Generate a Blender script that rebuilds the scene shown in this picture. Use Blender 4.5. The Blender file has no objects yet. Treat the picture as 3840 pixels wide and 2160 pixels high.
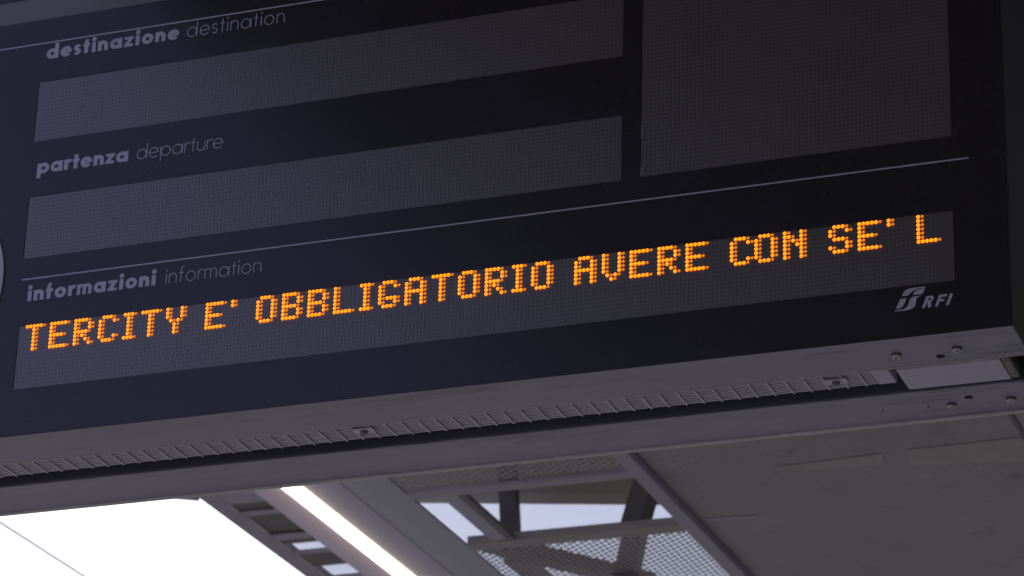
import bpy, bmesh, math, random
import numpy as np
from mathutils import Matrix, Vector

random.seed(7)
C = bpy.context.scene.collection
scene = bpy.context.scene

# ------------------------------------------------------------------ camera
FPX = 11932.63                      # focal length in pixels of the 3840 px wide photograph
YAW, PITCH, ROLL = (math.radians(a) for a in (21.22545, 23.11949, -1.76453))
U = 0.00040967742                   # metres per unit on the board's face
D = FPX * U                         # camera to face plane, 4.89 m
CAMZ = 1.65                         # eye height above the platform

Rm = Matrix.Rotation(YAW, 3, 'Z') @ Matrix.Rotation(PITCH, 3, 'X') @ Matrix.Rotation(ROLL, 3, 'Y')
cam = bpy.data.cameras.new('camera')
cam.sensor_width = 36.0
cam.lens = 36.0 * FPX / 3840.0
cam.clip_start = 0.05
cam.clip_end = 3000
cam.dof.use_dof = True
cam.dof.focus_distance = 5.62
cam.dof.aperture_fstop = 10.0
camo = bpy.data.objects.new('camera', cam)
C.objects.link(camo)
right, fwd, up = Rm.col[0], Rm.col[1], Rm.col[2]
M = Matrix((right, up, -fwd)).transposed().to_4x4()
M.translation = Vector((0, -D, CAMZ))
camo.matrix_world = M
scene.camera = camo

# ------------------------------------------------------------------ sky, sun, exposure
SUN_EL, SUN_AZ = math.radians(50), math.radians(322)
world = bpy.data.worlds.new('World')
scene.world = world
world.use_nodes = True
wn = world.node_tree
bg = wn.nodes['Background']
sky = wn.nodes.new('ShaderNodeTexSky')
sky.sky_type = 'NISHITA'
sky.sun_disc = False
sky.sun_elevation = SUN_EL
sky.sun_rotation = SUN_AZ
sky.air_density = 1.0
sky.dust_density = 3.0
sky.ozone_density = 1.0
hs = wn.nodes.new('ShaderNodeHueSaturation')     # slight haze: a little paler than a clear sky
hs.inputs['Saturation'].default_value = 0.9
hs.inputs['Value'].default_value = 1.0
hs.inputs['Hue'].default_value = 0.545
wn.links.new(sky.outputs[0], hs.inputs['Color'])
wn.links.new(hs.outputs[0], bg.inputs[0])
bg.inputs[1].default_value = 0.15
sun = bpy.data.lights.new('sun', 'SUN')
sun.energy = 1.0
sun.angle = math.radians(12)
sun.color = (1.0, 0.96, 0.9)
suno = bpy.data.objects.new('sun', sun)
C.objects.link(suno)
sd = Vector((math.sin(SUN_AZ) * math.cos(SUN_EL), math.cos(SUN_AZ) * math.cos(SUN_EL), math.sin(SUN_EL)))
suno.rotation_euler = sd.to_track_quat('Z', 'Y').to_euler()
suno.location = (0, 0, 30)
vs = scene.view_settings
vs.view_transform = 'Standard'
vs.look = 'None'
vs.gamma = 1.0
vs.use_curve_mapping = False
vs.exposure = 0.45

# ------------------------------------------------------------------ helpers
def face_point(px, py):
    """photo pixel -> (x, z) in face units on the board's front plane"""
    d = Rm @ Vector(((px - 1920) / FPX, 1, -(py - 1080) / FPX))
    return d.x / d.y * FPX, d.z / d.y * FPX

def X(u): return u * U
def Z(v): return v * U + CAMZ

def material(name, color, rough=0.5, metal=0.0, spec=0.5, var=0.12, scale=6.0, bump=0.0, bscale=200.0,
             stretch=(1, 1, 1), stain=None, coat=0.0):
    m = bpy.data.materials.new(name)
    m.use_nodes = True
    nt = m.node_tree
    b = nt.nodes['Principled BSDF']
    b.inputs['Roughness'].default_value = rough
    b.inputs['Metallic'].default_value = metal
    b.inputs['Specular IOR Level'].default_value = spec
    b.inputs['Coat Weight'].default_value = coat
    b.inputs['Coat Roughness'].default_value = 0.38
    tc = nt.nodes.new('ShaderNodeTexCoord')
    mp = nt.nodes.new('ShaderNodeMapping')
    mp.inputs['Scale'].default_value = stretch
    nt.links.new(tc.outputs['Object'], mp.inputs[0])
    n = nt.nodes.new('ShaderNodeTexNoise')
    n.inputs['Scale'].default_value = scale
    n.inputs['Detail'].default_value = 8
    n.inputs['Roughness'].default_value = 0.62
    nt.links.new(mp.outputs[0], n.inputs['Vector'])
    r = nt.nodes.new('ShaderNodeValToRGB')
    c = Vector(color[:3])
    lo, hi = c * (1 - var), c * (1 + var)
    r.color_ramp.elements[0].position = 0.3
    r.color_ramp.elements[1].position = 0.7
    r.color_ramp.elements[0].color = (*lo, 1)
    r.color_ramp.elements[1].color = (*hi, 1)
    nt.links.new(n.outputs['Fac'], r.inputs[0])
    out = r.outputs[0]
    if stain:
        n2 = nt.nodes.new('ShaderNodeTexNoise')
        n2.inputs['Scale'].default_value = stain[1]
        n2.inputs['Detail'].default_value = 6
        n2.inputs['Roughness'].default_value = 0.7
        nt.links.new(mp.outputs[0], n2.inputs['Vector'])
        r2 = nt.nodes.new('ShaderNodeValToRGB')
        r2.color_ramp.elements[0].position = stain[2]
        r2.color_ramp.elements[1].position = stain[2] + 0.12
        r2.color_ramp.elements[0].color = (0, 0, 0, 1)
        r2.color_ramp.elements[1].color = (1, 1, 1, 1)
        nt.links.new(n2.outputs['Fac'], r2.inputs[0])
        sc = nt.nodes.new('ShaderNodeMath')
        sc.operation = 'MULTIPLY'
        sc.inputs[1].default_value = stain[3]
        nt.links.new(r2.outputs[0], sc.inputs[0])
        mx = nt.nodes.new('ShaderNodeMix')
        mx.data_type = 'RGBA'
        nt.links.new(sc.outputs[0], mx.inputs[0])
        nt.links.new(out, mx.inputs[6])
        mx.inputs[7].default_value = (*stain[0], 1)
        out = mx.outputs[2]
    nt.links.new(out, b.inputs['Base Color'])
    rr = nt.nodes.new('ShaderNodeMapRange')
    rr.inputs[3].default_value = max(0.02, rough - 0.06)
    rr.inputs[4].default_value = min(1, rough + 0.06)
    nt.links.new(n.outputs['Fac'], rr.inputs[0])
    nt.links.new(rr.outputs[0], b.inputs['Roughness'])
    if bump:
        nb = nt.nodes.new('ShaderNodeTexNoise')
        nb.inputs['Scale'].default_value = bscale
        nb.inputs['Detail'].default_value = 4
        nt.links.new(mp.outputs[0], nb.inputs['Vector'])
        bp = nt.nodes.new('ShaderNodeBump')
        bp.inputs['Strength'].default_value = bump
        bp.inputs['Distance'].default_value = 0.002
        nt.links.new(nb.outputs['Fac'], bp.inputs['Height'])
        nt.links.new(bp.outputs[0], b.inputs['Normal'])
    return m

def emitter(name, color, strength, attr=None):
    m = bpy.data.materials.new(name)
    m.use_nodes = True
    nt = m.node_tree
    b = nt.nodes['Principled BSDF']
    b.inputs['Base Color'].default_value = (0.3, 0.2, 0.08, 1)
    b.inputs['Roughness'].default_value = 0.4
    b.inputs['Emission Strength'].default_value = strength
    if attr:
        a = nt.nodes.new('ShaderNodeAttribute')
        a.attribute_name = attr
        nt.links.new(a.outputs['Color'], b.inputs['Emission Color'])
    else:
        n = nt.nodes.new('ShaderNodeTexNoise')
        n.inputs['Scale'].default_value = 3
        r = nt.nodes.new('ShaderNodeValToRGB')
        r.color_ramp.elements[0].color = (*(Vector(color) * 0.94), 1)
        r.color_ramp.elements[1].color = (*color, 1)
        nt.links.new(n.outputs['Fac'], r.inputs[0])
        nt.links.new(r.outputs[0], b.inputs['Emission Color'])
    return m

MAT = dict(
    glass=material('black_panel', (0.0150, 0.0130, 0.0215), rough=0.27, var=0.18, scale=3, stain=((0.034, 0.032, 0.040), 55, 0.62, 0.7)),
    window=material('led_matte', (0.034, 0.025, 0.033), rough=0.42, var=0.10, scale=4, spec=1.0, coat=1.0),
    strip=material('pale_strip', (0.125, 0.118, 0.13), rough=0.45, var=0.06, scale=4, spec=0.8),
    dot=material('led_unlit', (0.085, 0.080, 0.086), rough=0.42, var=0.1, scale=40, spec=1.0, coat=1.0),
    ink=material('grey_print', (0.50, 0.465, 0.62), rough=0.5, var=0.06, scale=60),
    alu=material('grey_painted_metal', (0.330, 0.318, 0.435), rough=0.40, var=0.13, scale=5, stretch=(0.4, 2, 1), bump=0.06,
                 stain=((0.13, 0.125, 0.135), 7, 0.55, 0.6)),
    side=material('dark_grey_metal', (0.026, 0.026, 0.031), rough=0.5, var=0.12, scale=9),
    lip=material('bright_edge', (0.85, 0.82, 0.82), rough=0.35, metal=0.0, var=0.1, scale=30),  # near-white colour stands in for daylight caught along the edge
    channel=material('dark_channel', (0.11, 0.115, 0.17), rough=0.7),
    bar=material('grille_wire', (0.66, 0.63, 0.76), rough=0.4, var=0.1, scale=40),
    louvre=material('grille_back', (0.075, 0.072, 0.095), rough=0.6, var=0.1, scale=12),
    white=material('off_white_cover', (0.62, 0.61, 0.76), rough=0.45, var=0.06, scale=14, stain=((0.32, 0.30, 0.26), 22, 0.64, 0.5)),
    rust=material('stained_end', (0.30, 0.28, 0.22), rough=0.7, var=0.35, scale=60),
    screw=material('screw_zinc', (0.55, 0.54, 0.56), rough=0.35, metal=0.5, var=0.1, scale=60),
    black=material('black_hole', (0.006, 0.006, 0.007), rough=0.8),
    clock=material('clock_face', (0.55, 0.60, 0.66), rough=0.35, var=0.05, scale=8),
    perf=material('perforated_sheet', (0.40, 0.385, 0.405), rough=0.55, var=0.14, scale=1.6, bump=0.05,
                  stain=((0.22, 0.20, 0.17), 6, 0.55, 0.5)),
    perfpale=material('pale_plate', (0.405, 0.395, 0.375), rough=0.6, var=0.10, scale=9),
    sheet=material('ceiling_sheet', (0.40, 0.37, 0.34), rough=0.55, var=0.12, scale=2),
    steel=material('lilac_grey_steel', (0.38, 0.36, 0.46), rough=0.5, var=0.10, scale=5, bump=0.04,
                   stain=((0.18, 0.17, 0.17), 14, 0.58, 0.4)),
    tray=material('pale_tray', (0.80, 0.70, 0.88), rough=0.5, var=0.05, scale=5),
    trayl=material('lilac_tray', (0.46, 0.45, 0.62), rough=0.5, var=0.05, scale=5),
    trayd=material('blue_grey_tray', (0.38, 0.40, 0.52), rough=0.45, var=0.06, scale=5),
    crossb=material('cross_beam_paint', (0.37, 0.35, 0.345), rough=0.6, var=0.12, scale=6),
    beige=material('beige_beam', (0.45, 0.42, 0.36), rough=0.75, var=0.12, scale=4, bump=0.08, bscale=60),
    darksteel=material('dark_steel', (0.16, 0.155, 0.165), rough=0.55, var=0.2, scale=9),
    asphalt=material('platform_asphalt', (0.18, 0.175, 0.17), rough=0.85, var=0.2, scale=3, bump=0.3),
    ballast=material('track_ballast', (0.16, 0.15, 0.14), rough=0.95, var=0.35, scale=9, bump=0.5),
    copper=material('wire_copper', (0.42, 0.38, 0.38), rough=0.5, metal=0.5, scale=20),
)

def link(name, me, mat, parent=None):
    if mat: me.materials.append(mat)
    o = bpy.data.objects.new(name, me)
    C.objects.link(o)
    if parent: o.parent = parent
    return o

def mesh_from(name, verts, faces):
    me = bpy.data.meshes.new(name)
    me.from_pydata([tuple(v) for v in verts], [], [tuple(f) for f in faces])
    me.update()
    return me

def box_bm(bm, x0, x1, y0, y1, z0, z1):
    vs_ = [bm.verts.new((x, y, z)) for z in (z0, z1) for y in (y0, y1) for x in (x0, x1)]
    for f in ((0, 2, 3, 1), (4, 5, 7, 6), (0, 1, 5, 4), (2, 6, 7, 3), (0, 4, 6, 2), (1, 3, 7, 5)):
        bm.faces.new([vs_[i] for i in f])

def box(name, x0, x1, y0, y1, z0, z1, mat, parent=None, bevel=0.0):
    bm = bmesh.new()
    box_bm(bm, x0, x1, y0, y1, z0, z1)
    if bevel:
        bmesh.ops.bevel(bm, geom=list(bm.edges), offset=bevel, segments=2, affect='EDGES', profile=0.6)
    me = bpy.data.meshes.new(name)
    bm.to_mesh(me); bm.free()
    return link(name, me, mat, parent)

def hexa(name, pts, mat, parent=None):
    """pts: 8 corners, bottom ring of 4 then top ring of 4"""
    me = mesh_from(name, pts, ((3, 2, 1, 0), (4, 5, 6, 7), (0, 1, 5, 4), (1, 2, 6, 5), (2, 3, 7, 6), (3, 0, 4, 7)))
    return link(name, me, mat, parent)

def lathe(name, prof, center, axis, mat, parent=None, seg=20):
    """prof: (radius, height) list; axis 'z-' points down, 'y-' points to the viewer side"""
    vs_, fs = [], []
    for r, h in prof:
        for k in range(seg):
            a = 2 * math.pi * k / seg
            if axis == 'z-': vs_.append((center[0] + r * math.cos(a), center[1] + r * math.sin(a), center[2] - h))
            else: vs_.append((center[0] + r * math.cos(a), center[1] - h, center[2] + r * math.sin(a)))
    for i in range(len(prof) - 1):
        for k in range(seg):
            a, b = i * seg + k, i * seg + (k + 1) % seg
            fs.append((a, b, b + seg, a + seg))
    fs.append(tuple(range((len(prof) - 1) * seg, len(prof) * seg)))
    return link(name, mesh_from(name, vs_, fs), mat, parent)

def thing(name, label, cat, loc=(0, 0, 0), group=None):
    o = bpy.data.objects.new(name, None)
    C.objects.link(o)
    o.empty_display_size = 0.1
    o.location = loc
    o['label'] = label; o['category'] = cat
    if group: o['group'] = group
    return o

def structure(o):
    o['kind'] = 'structure'
    return o

# ------------------------------------------------------------------ ground and platform
structure(box('ground', -900, 900, -900, 1500, -0.9, -0.75, MAT['ballast']))
structure(box('platform', -4.9, 14.0, -60, 60, -0.74, 0.0, MAT['asphalt']))

# ------------------------------------------------------------------ platform canopy
CZ = CAMZ + 3.4                     # ceiling height
canopy = thing('platform_canopy', 'grey steel platform canopy with perforated metal ceiling behind the display board', 'canopy')
Y0, Y1 = -14.0, 16.0
YF = 0.7                            # the outer strip of the canopy starts here; the unseen nearer part is left open so sky reflects in the board
box('edge_beam', -4.470, -4.402, YF, Y1, CZ, CZ + 0.03, MAT['steel'], canopy, 0.006)
hexa('corner_plate', [(-4.66, 3.55, CZ - .004), (-4.475, 3.55, CZ - .004), (-4.475, 3.885, CZ - .004), (-4.545, 3.845, CZ - .004),
                      (-4.66, 3.55, CZ + .05), (-4.475, 3.55, CZ + .05), (-4.475, 3.885, CZ + .05), (-4.545, 3.845, CZ + .05)], MAT['steel'], canopy)
# ladder strip between the edge beam and the lamp tray: ribs, recess plates, open slots
def rib(name, y0, y1, z0, mat, x0=-4.400, x1=-4.272, h=0.006):
    return box(name, x0, x1, y0, y1, CZ + z0, CZ + z0 + h, mat, canopy, 0.001)
rib('cover_plate', 3.40, 3.955, 0.000, MAT['steel'])
rib('cross_rib', 3.94, 4.075, 0.008, MAT['darksteel'])
rib('cross_rib', 4.040, 4.080, 0.000, MAT['steel'])
rib('recess_plate', 4.078, 4.305, 0.010, MAT['darksteel'])  # flat plates: the shade of recesses is put into the dark steel colour
rib('cross_rib', 4.283, 4.335, 0.000, MAT['steel'])
rib('cross_rib', 4.320, 4.400, 0.008, MAT['darksteel'])
yy = 4.458
for k in range(6):
    rib('recess_plate', yy, yy + 0.035, 0.000, MAT['steel'])
    rib('recess_plate', yy + .030, yy + 0.190, 0.008, MAT['darksteel'])
    yy += 0.19 + 0.095
box('cover_plate', -4.400, -4.272, yy, Y1, CZ + .02, CZ + .07, MAT['steel'], canopy)
box('cover_plate', -4.400, -4.272, YF, 3.395, CZ + .02, CZ + .07, MAT['steel'], canopy)
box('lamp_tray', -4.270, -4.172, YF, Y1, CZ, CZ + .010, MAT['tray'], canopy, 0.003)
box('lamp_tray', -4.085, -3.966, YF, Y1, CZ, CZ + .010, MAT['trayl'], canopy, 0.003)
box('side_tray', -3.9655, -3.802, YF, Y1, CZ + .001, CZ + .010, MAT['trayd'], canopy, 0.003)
box('tray_roof', -4.170, -4.087, YF, Y1, CZ + .035, CZ + .05, MAT['trayd'], canopy)
box('frame_rail', -3.030, -2.978, Y0, Y1, CZ - .022, CZ + .06, MAT['steel'], canopy, 0.004)
box('panel_joint', -1.806, -1.796, Y0, Y1, CZ + .004, CZ + .03, MAT['darksteel'], canopy)

# perforated sheets: staggered round holes cut through the metal
def perforated(name, w, l, p, q, r):
    """rhombic cells, each with a round hole; cells are cut off straight at the sheet's edges"""
    nx, ny = round(w / p), round(l / q)
    px, q = w / nx, l / ny
    a, b = px / 2, q
    outer = [(a, 0), (a / 2, b / 2), (0, b), (-a / 2, b / 2), (-a, 0), (-a / 2, -b / 2), (0, -b), (a / 2, -b / 2)]
    inner = [(r * x / math.hypot(x, y), r * y / math.hypot(x, y)) for x, y in outer]
    tmpl = np.array([(x, y, 0) for x, y in outer + inner])
    tf = np.array([(k, (k + 1) % 8, 8 + (k + 1) % 8, 8 + k) for k in range(8)])
    cs = np.array([((i + (.5 if j % 2 else 0)) * px, j * q, 0) for j in range(ny + 1) for i in range(nx + (0 if j % 2 else 1))])
    V = (cs[:, None, :] + tmpl[None]).reshape(-1, 3)
    V[:, 0] = np.clip(V[:, 0], 0, w); V[:, 1] = np.clip(V[:, 1], 0, l)
    Fc = (np.arange(len(cs))[:, None, None] * 16 + tf[None]).reshape(-1, 4)
    P = V[Fc]                                    # drop faces squeezed flat at the border
    area = np.abs((P[:, 2, 0] - P[:, 0, 0]) * (P[:, 3, 1] - P[:, 1, 1]) - (P[:, 2, 1] - P[:, 0, 1]) * (P[:, 3, 0] - P[:, 1, 0])) / 2
    Fc = Fc[area > 1e-9]
    me = bpy.data.meshes.new(name)
    me.from_pydata(V.tolist(), [], Fc.tolist())
    me.materials.append(MAT['perf'])
    return me
bay = perforated('perforated_bay', 0.768, 2.0, 0.0427, 0.0155, 0.0095)
wide = perforated('perforated_wide', 1.165, 2.6, 0.0150, 0.0110, 0.0028)
def panel(me, x, y, z=0.006):
    o = bpy.data.objects.new('ceiling_panel', me)
    C.objects.link(o)
    o.parent = canopy
    o.location = (x, y, CZ + z)
    return o
for y in (1.99, 4.63, 6.64):
    panel(bay, -3.80, y)
for y in (0.2, 2.81, 5.42):
    panel(wide, -2.974, y)
    panel(wide, -1.792, y)
box('panel_rail', -3.798, -3.032, 4.010, 4.066, CZ - .004, CZ + .008, MAT['steel'], canopy, 0.002)
box('cross_beam', -3.798, -3.032, 4.545, 4.615, CZ - .002, CZ + .030, MAT['crossb'], canopy, 0.004)
# pale plates standing in for lit beams seen through the wide sheets
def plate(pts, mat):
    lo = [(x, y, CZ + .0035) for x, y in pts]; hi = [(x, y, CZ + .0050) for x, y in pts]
    return hexa('lit_beam_plate', lo + hi, mat, canopy)
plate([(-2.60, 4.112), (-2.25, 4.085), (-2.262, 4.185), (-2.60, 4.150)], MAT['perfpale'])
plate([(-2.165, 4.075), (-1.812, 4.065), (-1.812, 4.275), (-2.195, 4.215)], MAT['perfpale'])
plate([(-2.945, 4.520), (-2.775, 4.535), (-2.775, 4.553), (-2.945, 4.545)], MAT['steel'])
# plain sheets away from the view
for x0, x1 in ((-3.80, -3.032), (-2.974, -1.81), (-1.79, -0.63)):
    y = Y0
    while y < 0.1 and x0 > -3.5:
        box('ceiling_sheet', x0, x1, y, y + 1.96, CZ + .006, CZ + .012, MAT['sheet'], canopy)
        y += 1.98
    box('ceiling_sheet', x0, x1, 8.66, Y1, CZ + .006, CZ + .012, MAT['sheet'], canopy)
for k in range(6):
    box('ceiling_sheet', -0.62 + k * 2.0, 1.37 + k * 2.0, Y0, Y1, CZ + .006, CZ + .012, MAT['sheet'], canopy)

# roof above the ceiling: beams rising to the track side, milky glazing over the bay, solid deck beyond
def roof_z(x): return CZ + 0.336 - 0.1037 * (x + 4.17)
def sloped(name, x0, x1, y0, y1, dz, h, mat):
    a, b = roof_z(x0) + dz, roof_z(x1) + dz
    return hexa(name, [(x0, y0, a), (x1, y0, b), (x1, y1, b), (x0, y1, a), (x0, y0, a + h), (x1, y0, b + h), (x1, y1, b + h), (x0, y1, a + h)], mat, canopy)
for y in (-11, -7, -3, 1.0, 5.0, 9.0, 13.0):
    sloped('roof_beam', -4.60 if y > 0 else -2.99, -0.6, y - .12, y, 0.0, 0.34, MAT['beige'])
glaz = bpy.data.materials.new('milky_glazing')
glaz.use_nodes = True
nt = glaz.node_tree
nt.nodes.remove(nt.nodes['Principled BSDF'])
tr = nt.nodes.new('ShaderNodeBsdfTransparent'); tl = nt.nodes.new('ShaderNodeBsdfTranslucent'); df = nt.nodes.new('ShaderNodeBsdfDiffuse')
ns = nt.nodes.new('ShaderNodeTexNoise'); ns.inputs['Scale'].default_value = 2.5; ns.inputs['Detail'].default_value = 8
rp = nt.nodes.new('ShaderNodeValToRGB')
rp.color_ramp.elements[0].color = (0.62, 0.645, 0.68, 1); rp.color_ramp.elements[1].color = (0.70, 0.72, 0.75, 1)
nt.links.new(ns.outputs['Fac'], rp.inputs[0]); nt.links.new(rp.outputs[0], tr.inputs[0])
tl.inputs[0].default_value = (0.62, 0.65, 0.70, 1); df.inputs[0].default_value = (0.5, 0.5, 0.5, 1)
m1 = nt.nodes.new('ShaderNodeMixShader'); m1.inputs[0].default_value = 0.15
m2 = nt.nodes.new('ShaderNodeMixShader'); m2.inputs[0].default_value = 0.06
nt.links.new(tr.outputs[0], m1.inputs[1]); nt.links.new(tl.outputs[0], m1.inputs[2])
nt.links.new(m1.outputs[0], m2.inputs[1]); nt.links.new(df.outputs[0], m2.inputs[2])
nt.links.new(m2.outputs[0], nt.nodes['Material Output'].inputs[0])
box('slot_glazing', -4.50, -4.272, 3.9, 6.4, CZ + .034, CZ + .038, glaz, canopy)
for k in range(12):
    y = 5.16 + k * 0.92
    if y + .9 > Y1: break
    sloped('roof_glazing', -4.62, -3.06, y, y + .9, 0.36, 0.006, glaz)
sloped('roof_deck', -4.62, -3.06, YF, 5.1, 0.36, 0.03, MAT['beige'])
box('light_block_sheet', -3.020, -3.000, Y0, Y1, CZ + .061, CZ + .60, MAT['beige'], canopy)  # added sheet that keeps glazing light off the wide panels
box('roof_deck', -3.05, 12.0, Y0, Y1, CZ + .62, CZ + .66, MAT['beige'], canopy)
# bracing seen through the open bay and behind the sheets
def strut(name, a, b, w, d, mat):
    a, b = Vector(a), Vector(b)
    ax = (b - a).normalized()
    s = Vector((1, 0, 0)) if abs(ax.x) < .9 else Vector((0, 1, 0))
    n = ax.cross(s).normalized(); s = n.cross(ax).normalized()
    pts = [p + s * (i * w / 2) + n * (j * d / 2) for p in (a, b) for i, j in ((-1, -1), (1, -1), (1, 1), (-1, 1))]
    return hexa(name, pts, mat, canopy)
strut('strut', (-3.66, 4.60, CAMZ + 3.42), (-3.71, 4.66, CAMZ + 3.78), 0.058, 0.05, MAT['darksteel'])
strut('strut', (-3.225, 4.60, CAMZ + 3.42), (-3.165, 4.66, CAMZ + 3.72), 0.066, 0.09, MAT['darksteel'])
strut('strut', (-3.40, 5.02, CAMZ + 3.36), (-3.335, 4.99, CAMZ + 3.64), 0.075, 0.06, MAT['darksteel'])
strut('brace', (-3.80, 4.74, CAMZ + 3.47), (-3.40, 5.30, CAMZ + 3.47), 0.07, 0.05, MAT['darksteel'])
strut('brace', (-3.76, 4.86, CAMZ + 3.46), (-3.76, 5.3, CAMZ + 3.47), 0.055, 0.05, MAT['darksteel'])
box('conduit', -3.708, -3.650, 4.07, 4.54, CZ + .002, CZ + .010, MAT['trayd'], canopy, 0.003)
box('conduit', -3.647, -3.622, 4.07, 4.54, CZ + .000, CZ + .016, MAT['darksteel'], canopy, 0.003)
# columns that carry the canopy, well outside the view
for y in (-9.0, 11.0):
    box('column', 3.0, 3.3, y, y + .3, 0.0, CZ + .004, MAT['steel'], canopy, .01)
    box('column', -3.0, -2.7, y, y + .3, 0.0, CZ + .004, MAT['steel'], canopy, .01)

# ------------------------------------------------------------------ strip light in the tray
lamp = thing('strip_light', 'long glowing warm white strip light recessed in the canopy ceiling', 'light', (-4.128, 4.6, CZ))
bm = bmesh.new()
n = 10
prof = [(-.034 + .068 * k / n, -.018 * math.sin(math.pi * k / n) - .004) for k in range(n + 1)]
rings = [[bm.verts.new((x, y, z)) for x, z in prof] for y in (-1.9, 2.6)]
for k in range(n):
    bm.faces.new((rings[0][k], rings[0][k + 1], rings[1][k + 1], rings[1][k]))
for r_ in rings:
    bm.faces.new(r_)
me = bpy.data.meshes.new('diffuser'); bm.to_mesh(me); bm.free()
at = me.color_attributes.new('glow', 'FLOAT_COLOR', 'POINT')
at.data.foreach_set('color', np.array([((1.0, .90, .72, 1) if 1 <= k % (n + 1) <= n - 1 else (.55, .27, .06, 1)) for k in range(2 * (n + 1))], dtype=np.float32).ravel())
link('diffuser', me, emitter('lamp_glow', (1.0, 0.84, 0.56), 3.8, 'glow'), lamp)
box('housing', -.040, .040, -1.92, 2.62, .0, .033, MAT['trayd'], lamp)

# ------------------------------------------------------------------ overhead wire along the track
def tube(name, pts, r, mat, seg=8):
    cu = bpy.data.curves.new(name, 'CURVE'); cu.dimensions = '3D'
    sp = cu.splines.new('POLY'); sp.points.add(len(pts) - 1)
    for p, q in zip(sp.points, pts): p.co = (*q, 1)
    cu.bevel_depth = r; cu.bevel_resolution = 3
    o = bpy.data.objects.new(name, cu)
    dg = bpy.context.evaluated_depsgraph_get()
    C.objects.link(o)
    dg.update()
    me = bpy.data.meshes.new_from_object(o.evaluated_get(bpy.context.evaluated_depsgraph_get()))
    bpy.data.objects.remove(o)
    return link(name, me, mat)
ZW = 4.3
w = tube('overhead_wire', [(-5.22 * ZW / 3.4, y, CAMZ + ZW) for y in range(-40, 81, 5)], 0.0055, MAT['copper'])
w['label'] = 'thin overhead wire crossing the bright white sky beside the canopy'; w['category'] = 'wire'

# ------------------------------------------------------------------ the departure board
XL, XR, ZB, ZT = -8450, -2436, 5026, 7800
DEPTH = 0.398
board = thing('departure_board', 'black hanging departure board with amber dot matrix information line', 'display board', (X(-5400), 0.2, Z(ZB)))
bx, by, bz = board.location
def P(o):                            # keep world coordinates for a child of the board
    o.location = (o.location.x - bx, o.location.y - by, o.location.z - bz)
    return o
def bbox(name, x0, x1, y0, y1, z0, z1, mat, bevel=0.0, parent=None):
    o = box(name, x0, x1, y0, y1, z0, z1, mat, None, bevel)
    if parent is None or parent is board:
        o.parent = board; return P(o)
    o.parent = parent; return o       # parent already offset: meshes share the world frame

# windows in face units: (x0, x1, z0, z1)
WIN = dict(header=(-8000, -4140, 7186, 7312), destination=(-7103, -4140, 6527, 6845), departure=(-7097, -4138, 5917, 6236),
           large=(-4050, -2666, 5921, 6845), information=(-7084, -2669, 5258, 5576))
REC = 0.0012
holes = list(WIN.values())
xs = sorted({XL, XR, *[h[0] for h in holes], *[h[1] for h in holes]})
zs = sorted({ZB, ZT, *[h[2] for h in holes], *[h[3] for h in holes]})
V, Fc = [], []
def quad(a, b, c, d):
    i = len(V); V.extend((a, b, c, d)); Fc.append((i, i + 1, i + 2, i + 3))
for i in range(len(xs) - 1):
    for j in range(len(zs) - 1):
        cx, cz = (xs[i] + xs[i + 1]) / 2, (zs[j] + zs[j + 1]) / 2
        if any(h[0] < cx < h[1] and h[2] < cz < h[3] for h in holes): continue
        a, b, c, d = X(xs[i]), X(xs[i + 1]), Z(zs[j]), Z(zs[j + 1])
        quad((a, 0, c), (b, 0, c), (b, 0, d), (a, 0, d))
for h in holes:
    a, b, c, d = X(h[0]), X(h[1]), Z(h[2]), Z(h[3])
    quad((a, 0, c), (a, REC, c), (b, REC, c), (b, 0, c)); quad((a, 0, d), (b, 0, d), (b, REC, d), (a, REC, d))
    quad((a, 0, c), (a, 0, d), (a, REC, d), (a, REC, c)); quad((b, 0, c), (b, REC, c), (b, REC, d), (b, 0, d))
front = link('front_panel', mesh_from('front_panel', V, Fc), MAT['glass'], board); P(front)

PX, PZ = 18.11, 19.04               # dot pitch in face units
K = 1 + REC / D                      # dots sit a little behind the face
def dots_mesh(name, pts, r, y, lift=0.0002, seg=6):
    a = np.arange(seg) * 2 * math.pi / seg
    ring = np.stack([r * np.cos(a), np.zeros(seg), r * np.sin(a)], 1)
    tmpl = np.vstack([[[0, -lift, 0]], ring])
    tf = np.array([(0, 1 + k, 1 + (k + 1) % seg) for k in range(seg)])
    c = np.array([(x, y, z) for x, z in pts])
    Vv = (c[:, None, :] + tmpl[None]).reshape(-1, 3)
    Ff = (np.arange(len(c))[:, None, None] * (seg + 1) + tf[None]).reshape(-1, 3)
    me = bpy.data.meshes.new(name); me.from_pydata(Vv.tolist(), [], Ff.tolist())
    return me

windows = {}
ROW0 = 5564.6; COL0 = -7036.5
lit_cells = set()
FONT = {
 'T': '11111 00100 00100 00100 00100 00100 00100', 'E': '11111 10000 10000 11110 10000 10000 11111',
 'R': '11110 10001 10001 11110 10100 10010 10001', 'C': '01110 10001 10000 10000 10000 10001 01110',
 'I': '111 010 010 010 010 010 111', 'Y': '10001 10001 10001 01010 00100 00100 00100', "'": '1 1',
 'O': '01110 10001 10001 10001 10001 10001 01110', 'B': '11110 10001 10001 11110 10001 10001 11110',
 'L': '10000 10000 10000 10000 10000 10000 11111', 'G': '01110 10001 10000 10000 10111 10001 01110',
 'A': '01110 10001 10001 11111 10001 10001 10001', 'V': '10001 10001 10001 10001 10001 01010 00100',
 'N': '10001 11001 10101 10011 10001 10001 10001', 'S': '01110 10001 10000 01110 00001 10001 01110'}
TEXT = "TERCITY E' OBBLIGATORIO AVERE CON SE' L"
letters, col = [], 0
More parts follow.
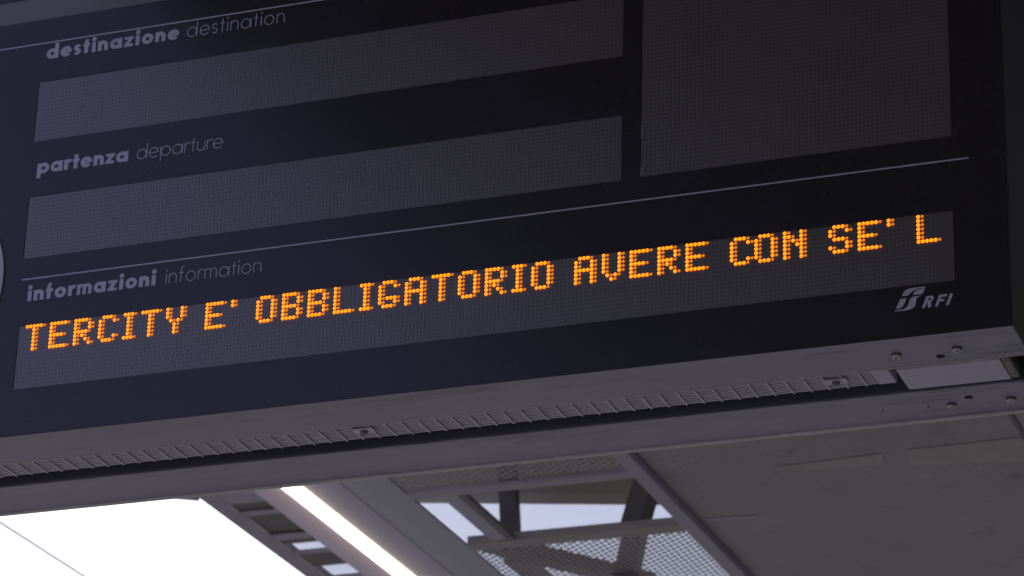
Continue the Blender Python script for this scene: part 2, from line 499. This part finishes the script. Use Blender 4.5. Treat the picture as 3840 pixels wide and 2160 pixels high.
for i, ch in enumerate(TEXT):
    if ch == ' ': col += 4; continue
    g = FONT[ch].split()
    on = {(col + c, r) for r, row in enumerate(g) for c, b in enumerate(row) if b == '1'}
    dim = {(c + 1, r) for c, r in on} - on
    letters.append((ch, on, dim)); lit_cells |= on | dim
    col += len(g[0]) + 2
    if ch == 'C' and TEXT[i + 1:i + 3] == 'ON': col -= 1

for key, (x0, x1, z0, z1) in WIN.items():
    y = REC
    o = bbox('led_window', X(x0) - .004, X(x1) + .004, y, y + .02, Z(z0) - .004, Z(z1) + .004, MAT['window'])
    windows[key] = o
    o['label'] = {'header': 'pale grey strip along the top of the board', 'destination': 'blank dot matrix window under the word destinazione',
                  'departure': 'blank dot matrix window under the word partenza', 'large': 'tall blank dot matrix window at the right of the board',
                  'information': 'long dot matrix window with the lit amber message'}[key]
    if key == 'header':
        o.name = 'header_strip'; o.data.materials[0] = MAT['strip']
        continue
    if key == 'information':
        cols = range(-2, 237); rows = range(16)
        pts = [((COL0 + c * PX) * K * U, (ROW0 - r * PZ) * K * U + CAMZ) for c in cols for r in rows if (c, r) not in lit_cells]
    else:
        nx = int((x1 - x0 - 14) / PX); nz = int((z1 - z0 - 8) / PZ)
        ox = (x1 - x0 - (nx - 1) * PX) / 2; oz = (z1 - z0 - (nz - 1) * PZ) / 2
        pts = [((x0 + ox + c * PX) * K * U, (z0 + oz + r * PZ) * K * U + CAMZ) for c in range(nx) for r in range(nz)]
    dm = link('unlit_dots', dots_mesh('unlit_dots', pts, 0.0019, y - 0.0006), MAT['dot'], o)
    dm['kind'] = 'stuff'

# lit dots: small domes, one object for each letter
led = emitter('led_amber', (1, .5, .02), 1.0, 'glow')
R_LED = 0.0038
def dome(cx, y, cz, r, core, rim, Vv, Ff, Cc):
    base = len(Vv)
    seg = 10
    rings = ((1.0, 0.0, 0.0), (0.82, 0.35, 0.35), (0.5, 0.62, 0.85))
    for rr, hh, t in rings:
        for k in range(seg):
            a = 2 * math.pi * k / seg
            Vv.append((cx + r * rr * math.cos(a), y - r * hh, cz + r * rr * math.sin(a)))
            Cc.append([rim[i] * (1 - t) + core[i] * t for i in range(3)])
    Vv.append((cx, y - r * 0.75, cz)); Cc.append(core)
    for i in range(2):
        for k in range(seg):
            a, b = base + i * seg + k, base + i * seg + (k + 1) % seg
            Ff.append((a, b, b + seg, a + seg))
    for k in range(seg):
        Ff.append((base + 2 * seg + k, base + 2 * seg + (k + 1) % seg, base + 3 * seg))
for ch, on, dim in letters:
    Vv, Ff, Cc = [], [], []
    for cells, r, core, rim in ((on, R_LED, (1.6, .44, .0), (.85, .125, .0)), (dim, R_LED * .76, (.62, .17, .012), (.42, .062, .0))):
        for c, rw in sorted(cells):
            dome((COL0 + c * PX) * K * U, REC - .0006, (ROW0 - rw * PZ) * K * U + CAMZ, r, core, rim, Vv, Ff, Cc)
    me = mesh_from('led_letter', Vv, Ff)
    at = me.color_attributes.new('glow', 'FLOAT_COLOR', 'POINT')
    at.data.foreach_set('color', np.array([(*c, 1) for c in Cc], dtype=np.float32).ravel())
    o = link('led_letter', me, led, windows['information'])
    o['label'] = 'glowing amber dot matrix ' + ('apostrophe' if ch == "'" else 'letter ' + ch)

# ------------------------------------------------------------------ printed lettering (geometric sans drawn as distance fields)
def seg_sd(x, y, x0, y0, x1, y1, w):          # butt-ended bar
    dx, dy = x1 - x0, y1 - y0
    L = math.hypot(dx, dy); dx /= L; dy /= L
    u = (x - x0) * dx + (y - y0) * dy
    v = -(x - x0) * dy + (y - y0) * dx
    return np.maximum(np.abs(u - L / 2) - L / 2, np.abs(v) - w / 2)
def ring_sd(x, y, cx, cy, ro, w, a0=0, a1=360, sx=1.0):
    u, v = (x - cx) / sx, y - cy
    d = np.abs(np.hypot(u, v) - (ro - w / 2)) - w / 2
    if a1 - a0 < 360:
        an = (np.degrees(np.arctan2(v, u)) - a0) % 360
        d = np.where(an <= (a1 - a0), d, 1.0)
    return d
def disc_sd(x, y, cx, cy, r): return np.hypot(x - cx, y - cy) - r

def glyph(ch, w):
    """returns (advance width, function(x, y) -> distance); x-height 1"""
    b = w > .2
    h = w * .86 if b else w                    # thin horizontals
    A = 1.53
    o_w = 1.14 if b else 1.0
    def bars(*l): return [(lambda x, y, q=q: seg_sd(x, y, *q)) for q in l]
    def ring(cx, **k): return lambda x, y: ring_sd(x, y, cx, .5, .52, h, sx=o_w / 1.04, **k)
    if ch == 'o': return o_w, [ring(o_w / 2)]
    if ch in 'adp':
        W = o_w + (.06 if b else .05)
        if ch == 'p': return W, [ring(W - o_w / 2)] + bars((w / 2, -.45, w / 2, 1, w))
        return W, [ring(o_w / 2)] + bars((W - w / 2, 0, W - w / 2, A if ch == 'd' else 1, w))
    if ch == 'e':
        return o_w, [ring(o_w / 2, a0=0, a1=322)] + bars((w * .4, .5 + h * .0, o_w - w * .1, .5, h * (.62 if b else 1)))
    if ch in 'nu':
        N = 1.02 if b else .80
        Ro = N / 2
        if ch == 'n':
            return N, [lambda x, y: ring_sd(x, y, N / 2, 1.02 - Ro, Ro, w * .95, 0, 180)] + bars((w / 2, 0, w / 2, 1, w), (N - w / 2, 0, N - w / 2, 1.03 - Ro, w))
        return N, [lambda x, y: ring_sd(x, y, N / 2, Ro - .02, Ro, w * .95, 180, 360)] + bars((N - w / 2, 0, N - w / 2, 1, w), (w / 2, Ro - .03, w / 2, 1, w))
    if ch == 'm':
        if b: w = w * .84
        N = .90 if b else .66
        Ro = N / 2; s = N - w
        return N + s, [lambda x, y, c=c: ring_sd(x, y, c, 1.02 - Ro, Ro, w * .9, 0, 180) for c in (N / 2, N / 2 + s)] + \
            bars((w / 2, 0, w / 2, 1, w), (N - w / 2, 0, N - w / 2, 1.03 - Ro, w), (N + s - w / 2, 0, N + s - w / 2, 1.03 - Ro, w))
    if ch == 'r':
        R_ = .42 if b else .36
        return (.70 if b else .46), [lambda x, y: ring_sd(x, y, R_ + w * .15, 1.02 - R_, R_, w * .95, 40, 180)] + bars((w / 2, 0, w / 2, 1, w))
    if ch == 'i':
        rd = .23 if b else .085
        W = .44 if b else w
        return W, [lambda x, y: disc_sd(x, y, W / 2, 1.31 if b else 1.36, rd)] + bars((W / 2, 0, W / 2, 1, w))
    if ch == 't':
        W = .66 if b else .46
        return W, bars((W / 2, 0, W / 2, 1.40, w), (0, 1 - h / 2, W, 1 - h / 2, h * .9))
    if ch == 'f':
        W = .70 if b else .50; sx = W * .42
        R_ = .36 if b else .27
        return W, [lambda x, y: ring_sd(x, y, sx - w / 2 + R_, 1.55 - R_, R_, w * .95, 75, 180)] + bars((sx, 0, sx, 1.56 - R_, w), (0, 1 - h / 2, W, 1 - h / 2, h * .9))
    if ch == 'z':
        W = .92 if b else .80
        return W, bars((0.02, 1 - h * .4, W, 1 - h * .4, h * .8), (0, h * .4, W - .02, h * .4, h * .8), (w * .52, h * .3, W - w * .52, 1 - h * .3, w * .95))
    if ch == 's':
        ws = w * .80 if b else w
        W = .74 if b else .56; R_ = .5 * (1.04 + ws) / 2; k = W / 2 / R_
        return W, [lambda x, y: ring_sd(x, y, W / 2, 1.02 - R_, R_, ws, 25, 270, sx=k), lambda x, y: ring_sd(x, y, W / 2, -.02 + R_, R_, ws, -155, 90, sx=k)]
    if ch == 'R':
        return .80, [lambda x, y: np.where(x > .42, ring_sd(x, y, .42, .71, .29, .2), 1.0)] + \
            bars((.13, 0, .13, 1, .26), (.13, .90, .43, .90, .2), (.13, .52, .43, .52, .2), (.42, .50, .66, 0, .26))
    if ch == 'F': return .62, bars((.13, 0, .13, 1, .26), (.13, .89, .68, .89, .22), (.13, .50, .60, .50, .2))
    if ch == 'I': return .26, bars((.13, 0, .13, 1, .26))

def word_mesh(name, word, w, x0, x1, base, xh, y=-0.0007, shear=0.0, n=26):
    gl = [glyph(c, w) for c in word]
    nat = sum(g[0] for g in gl) * xh
    gap = (x1 - x0 - nat) / (len(word) - 1)
    Vv, Ff = [], []
    cx = x0
    s = 1.0 / n
    for wd, fs in gl:
        gx = np.arange(-.12, wd + .14, s); gy = np.arange(-.52, 1.64, s)
        Xg, Yg = np.meshgrid(gx, gy, indexing='ij')
        d = np.min([f(Xg, Yg) for f in fs], axis=0)
        d = np.clip(d, -2 * s, 2 * s)
        cache = {}
        def vert(key, px_, py_):
            if key not in cache:
                cache[key] = len(Vv)
                Vv.append((X(cx + (px_ + shear * py_) * xh), y, Z(base + py_ * xh)))
            return cache[key]
        nx_, ny_ = d.shape
        for i in range(nx_ - 1):
            for j in range(ny_ - 1):
                cs = ((i, j), (i + 1, j), (i + 1, j + 1), (i, j + 1))
                vals = [d[c] for c in cs]
                if min(vals) > 0: continue
                poly = []
                for k in range(4):
                    a, b2 = cs[k], cs[(k + 1) % 4]
                    va, vb = vals[k], vals[(k + 1) % 4]
                    if va <= 0: poly.append(vert(a, gx[a[0]], gy[a[1]]))
                    if (va <= 0) != (vb <= 0):
                        t = va / (va - vb)
                        key = (min(a, b2), max(a, b2))
                        poly.append(vert(key, gx[a[0]] + t * (gx[b2[0]] - gx[a[0]]), gy[a[1]] + t * (gy[b2[1]] - gy[a[1]])))
                if len(poly) >= 3: Ff.append(poly)
        cx += wd * xh + gap
    return mesh_from(name, Vv, Ff)

def lettering(word, *a, **k):
    o = link('printed_word', word_mesh('printed_word', word, *a, **k), MAT['ink'], front)
    o['label'] = 'grey printed word ' + word
    return o
lettering('destinazione', .40, -7074, -6366, 6963, 53.5)
lettering('destination', .085, -6324, -5818, 6964, 51)
lettering('partenza', .40, -7066, -6584, 6352, 53.5)
lettering('departure', .085, -6539, -6093, 6353, 51)
lettering('informazioni', .40, -7053, -6387, 5695, 52.5)
lettering('information', .085, -6336, -5855, 5695, 49.5)
o = lettering('RFI', .36, -2810, -2696, 5149, 51, shear=.385)
# emblem beside the letters
def zp(x, y): return face_point(3200 + x * 640 / 2576, 1000 + y * 640 / 2576)
EMB = [
 [(735, 448), (752, 405), (775, 370), (806, 346), (845, 332), (960, 315), (1092, 298), (1085, 318), (1000, 330), (940, 346), (890, 375), (855, 410), (830, 441)],
 [(900, 430), (915, 396), (948, 362), (1000, 340), (1084, 326), (1050, 408)],
 [(710, 490), (803, 480), (782, 545), (748, 600), (715, 628), (645, 640)],
 [(1030, 435), (1030, 441), (985, 455), (957, 482), (950, 510), (945, 555), (930, 595), (895, 630), (840, 655), (770, 666), (622, 678), (640, 660), (760, 645), (800, 618), (830, 580), (845, 520), (865, 480), (900, 457)]]
Vv, Ff = [], []
for pl in EMB:
    i = len(Vv)
    for p in pl:
        a, b2 = zp(*p); Vv.append((X(a), -.0007, Z(b2)))
    Ff.append(list(range(i, len(Vv)))[::-1])
o = link('emblem', mesh_from('emblem', Vv, Ff), MAT['ink'], front)
o['label'] = 'grey curved railway emblem printed beside the letters RFI'
for x0, x1, zc, name in ((-8000, -2595, 7053, 'divider_line'), (-7092, -2595, 5808.5, 'divider_line')):
    box(name, X(x0), X(x1), -.0008, .0001, Z(zc - 3.2), Z(zc + 3.2), MAT['ink'], front)

# pale plates colour in the light on the large window's left reveal
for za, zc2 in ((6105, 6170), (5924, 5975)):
    bbox('reveal_light_patch', X(-4049), X(-4034), -.0004, .0008, Z(za), Z(zc2), MAT['strip'])
# round clock at the left end of the board
ck = lathe('clock', [(.205, -.004), (.205, .004), (.196, .006), (.194, .0045)], (X(-7690), 0, Z(5830)), 'y-', MAT['clock'], None, 96)
ck.parent = board; P(ck)

# casing
zb, zt, xl, xr = Z(ZB), Z(ZT), X(XL), X(XR)
bbox('end_panel', xr + .0005, xr + .0035, -.0015, DEPTH, zb - .0005, zt, MAT['side'])
bbox('end_panel', xl - .0035, xl - .0005, -.0015, DEPTH, zb - .0005, zt, MAT['side'])
bbox('top_panel', xl, xr, .0005, DEPTH, zt + .0005, zt + .004, MAT['side'])
bbox('back_panel', xl, xr, DEPTH - .006, DEPTH - .0005, zb + .004, zt, MAT['glass'])
f1 = bbox('bottom_flange', xl, xr, .0015, .132, zb + .0005, zb + .004, MAT['alu'], .0008)
f2 = bbox('bottom_flange', xl, xr, .254, DEPTH - .008, zb + .0005, zb + .004, MAT['alu'], .0008)
bbox('edge_lip', xl, xr, DEPTH - .0072, DEPTH - .0045, zb - .0046, zb + .0035, MAT['lip'])
bbox('edge_lip', xl, xr, .1325, .1338, zb - .0002, zb + .003, MAT['lip'])
bbox('channel_wall', xl, xr, .1345, .1365, zb + .004, zb + .06, MAT['channel'])
bbox('channel_wall', xl, xr, .250, .2535, zb + .004, zb + .06, MAT['channel'])
bbox('channel_roof', xl, xr, .1370, .2495, zb + .055, zb + .059, MAT['channel'])
# window trim line on the right edge of the glass
bbox('edge_trim', X(-2452), X(-2450), -.0006, .0002, Z(5040), Z(7790), MAT['side'])

# grille of the lamp under the board
GX0, GX1 = -3.40, -1.281
gy0, gy1 = .138, .199
gr = bbox('lamp_grille', GX0, GX1, gy0 + .002, gy1 - .001, zb + .0075, zb + .0115, MAT['louvre'])
first = None
for k in range(8):
    y = gy0 + (gy1 - gy0) * k / 7
    if first is None:
        first = bbox('long_bar', GX0, GX1, -.0021, .0021, -.0008, .0008, MAT['bar'], 0, gr)
        o = first
    else:
        o = first.copy(); C.objects.link(o); o.parent = gr
    o.location = (0, y, zb + .0035)
first = None
k = 0
while GX0 + k * .0332 < GX1 - .01:
    x = GX0 + .008 + k * .0332
    if first is None:
        first = bbox('cross_bar', -.0018, .0018, gy0 - .001, gy1 + .002, -.0010, .0010, MAT['bar'], 0, gr)
        o = first
    else:
        o = first.copy(); C.objects.link(o); o.parent = gr
    o.location = (x, 0, zb + .0012)
    k += 1
bbox('end_cap', GX1 + .001, -1.247, .1385, .204, zb + .002, zb + .03, MAT['white'], .002, gr)
def pz(px, py, z):                   # photo pixel -> point on the horizontal plane z
    d = Rm @ Vector(((px - 1920) / FPX, 1, -(py - 1080) / FPX))
    t = (z - CAMZ) / d.z
    return d.x * t, d.y * t - D
for px, py in ((1366, 1612), (3136, 1428)):
    x, y = pz(px, py, zb)
    cl = bbox('grille_clip', x - .020, x + .020, y - .011, y + .011, zb - .003, zb - .0004, MAT['bar'], .0008, gr)
    o = lathe('clip_screw', [(.0075, 0), (.0075, .003), (.005, .0045), (.001, .0045)], (x, y, zb - .003), 'z-', MAT['darksteel'], gr, 14)
# white lamp cover at the right end of the channel
bm = bmesh.new()
box_bm(bm, -1.233, -1.0505, .1400, .236, zb - .001, zb + .035)
vert_e = [e for e in bm.edges if abs(e.verts[0].co.z - e.verts[1].co.z) > .01 and e.verts[0].co.x < -1.1 and e.verts[0].co.y > .2]
bmesh.ops.bevel(bm, geom=vert_e, offset=.006, segments=4, affect='EDGES', profile=.5)
bmesh.ops.bevel(bm, geom=[e for e in bm.edges if e.verts[0].co.z < zb + .001 and e.verts[1].co.z < zb + .001], offset=.0015, segments=2, affect='EDGES', profile=.5)
me = bpy.data.meshes.new('lamp_cover'); bm.to_mesh(me); bm.free()
cov = link('lamp_cover', me, MAT['white'], board); P(cov)
cov['label'] = 'off-white plastic cover with a stained end under the board'
bbox('cover_end', -1.050, -1.034, .1405, .234, zb - .0005, zb + .03, MAT['rust'], .005, cov)
bbox('channel_wall', -1.236, xr, .2425, .2445, zb + .03, zb + .054, MAT['channel'])

# screws and holes in the two flanges
for x, y in ((-1.215, .076), (-1.109, .076), (-1.179, .334), (-1.072, .335)):
    s = lathe('screw', [(.0062, 0), (.0062, .0022), (.0084, .0026), (.0084, .0042), (.0066, .0058), (.0036, .0060), (.0032, .0034), (.0006, .0034)], (x, y - .004, zb + .0005), 'z-', MAT['screw'], board, 20)
    P(s)
    ws = lathe('screw_shade_disc', [(.0090, -.0004), (.0090, .0006), (.0010, .0007)], (x, y - .004, zb + .0005), 'z-', MAT['black'], s, 20)  # black disc stands in for shade in the dimple round the screw
for x, y, r in ((-1.144, .100, .0078), (-1.142, .303, .0078), (-1.221, .329, .0022), (-1.304, .327, .0022)):
    s = lathe('bolt_hole', [(r, 0), (r, .0006), (r * .2, .0004)], (x, y, zb + .0005), 'z-', MAT['black'], board, 16)
    P(s)
# hangers that carry the board
for x in (X(-7400), X(-3400)):
    bbox('hanger', x - .03, x + .03, .17, .23, zt + .004, CZ + .30, MAT['steel'], .004)
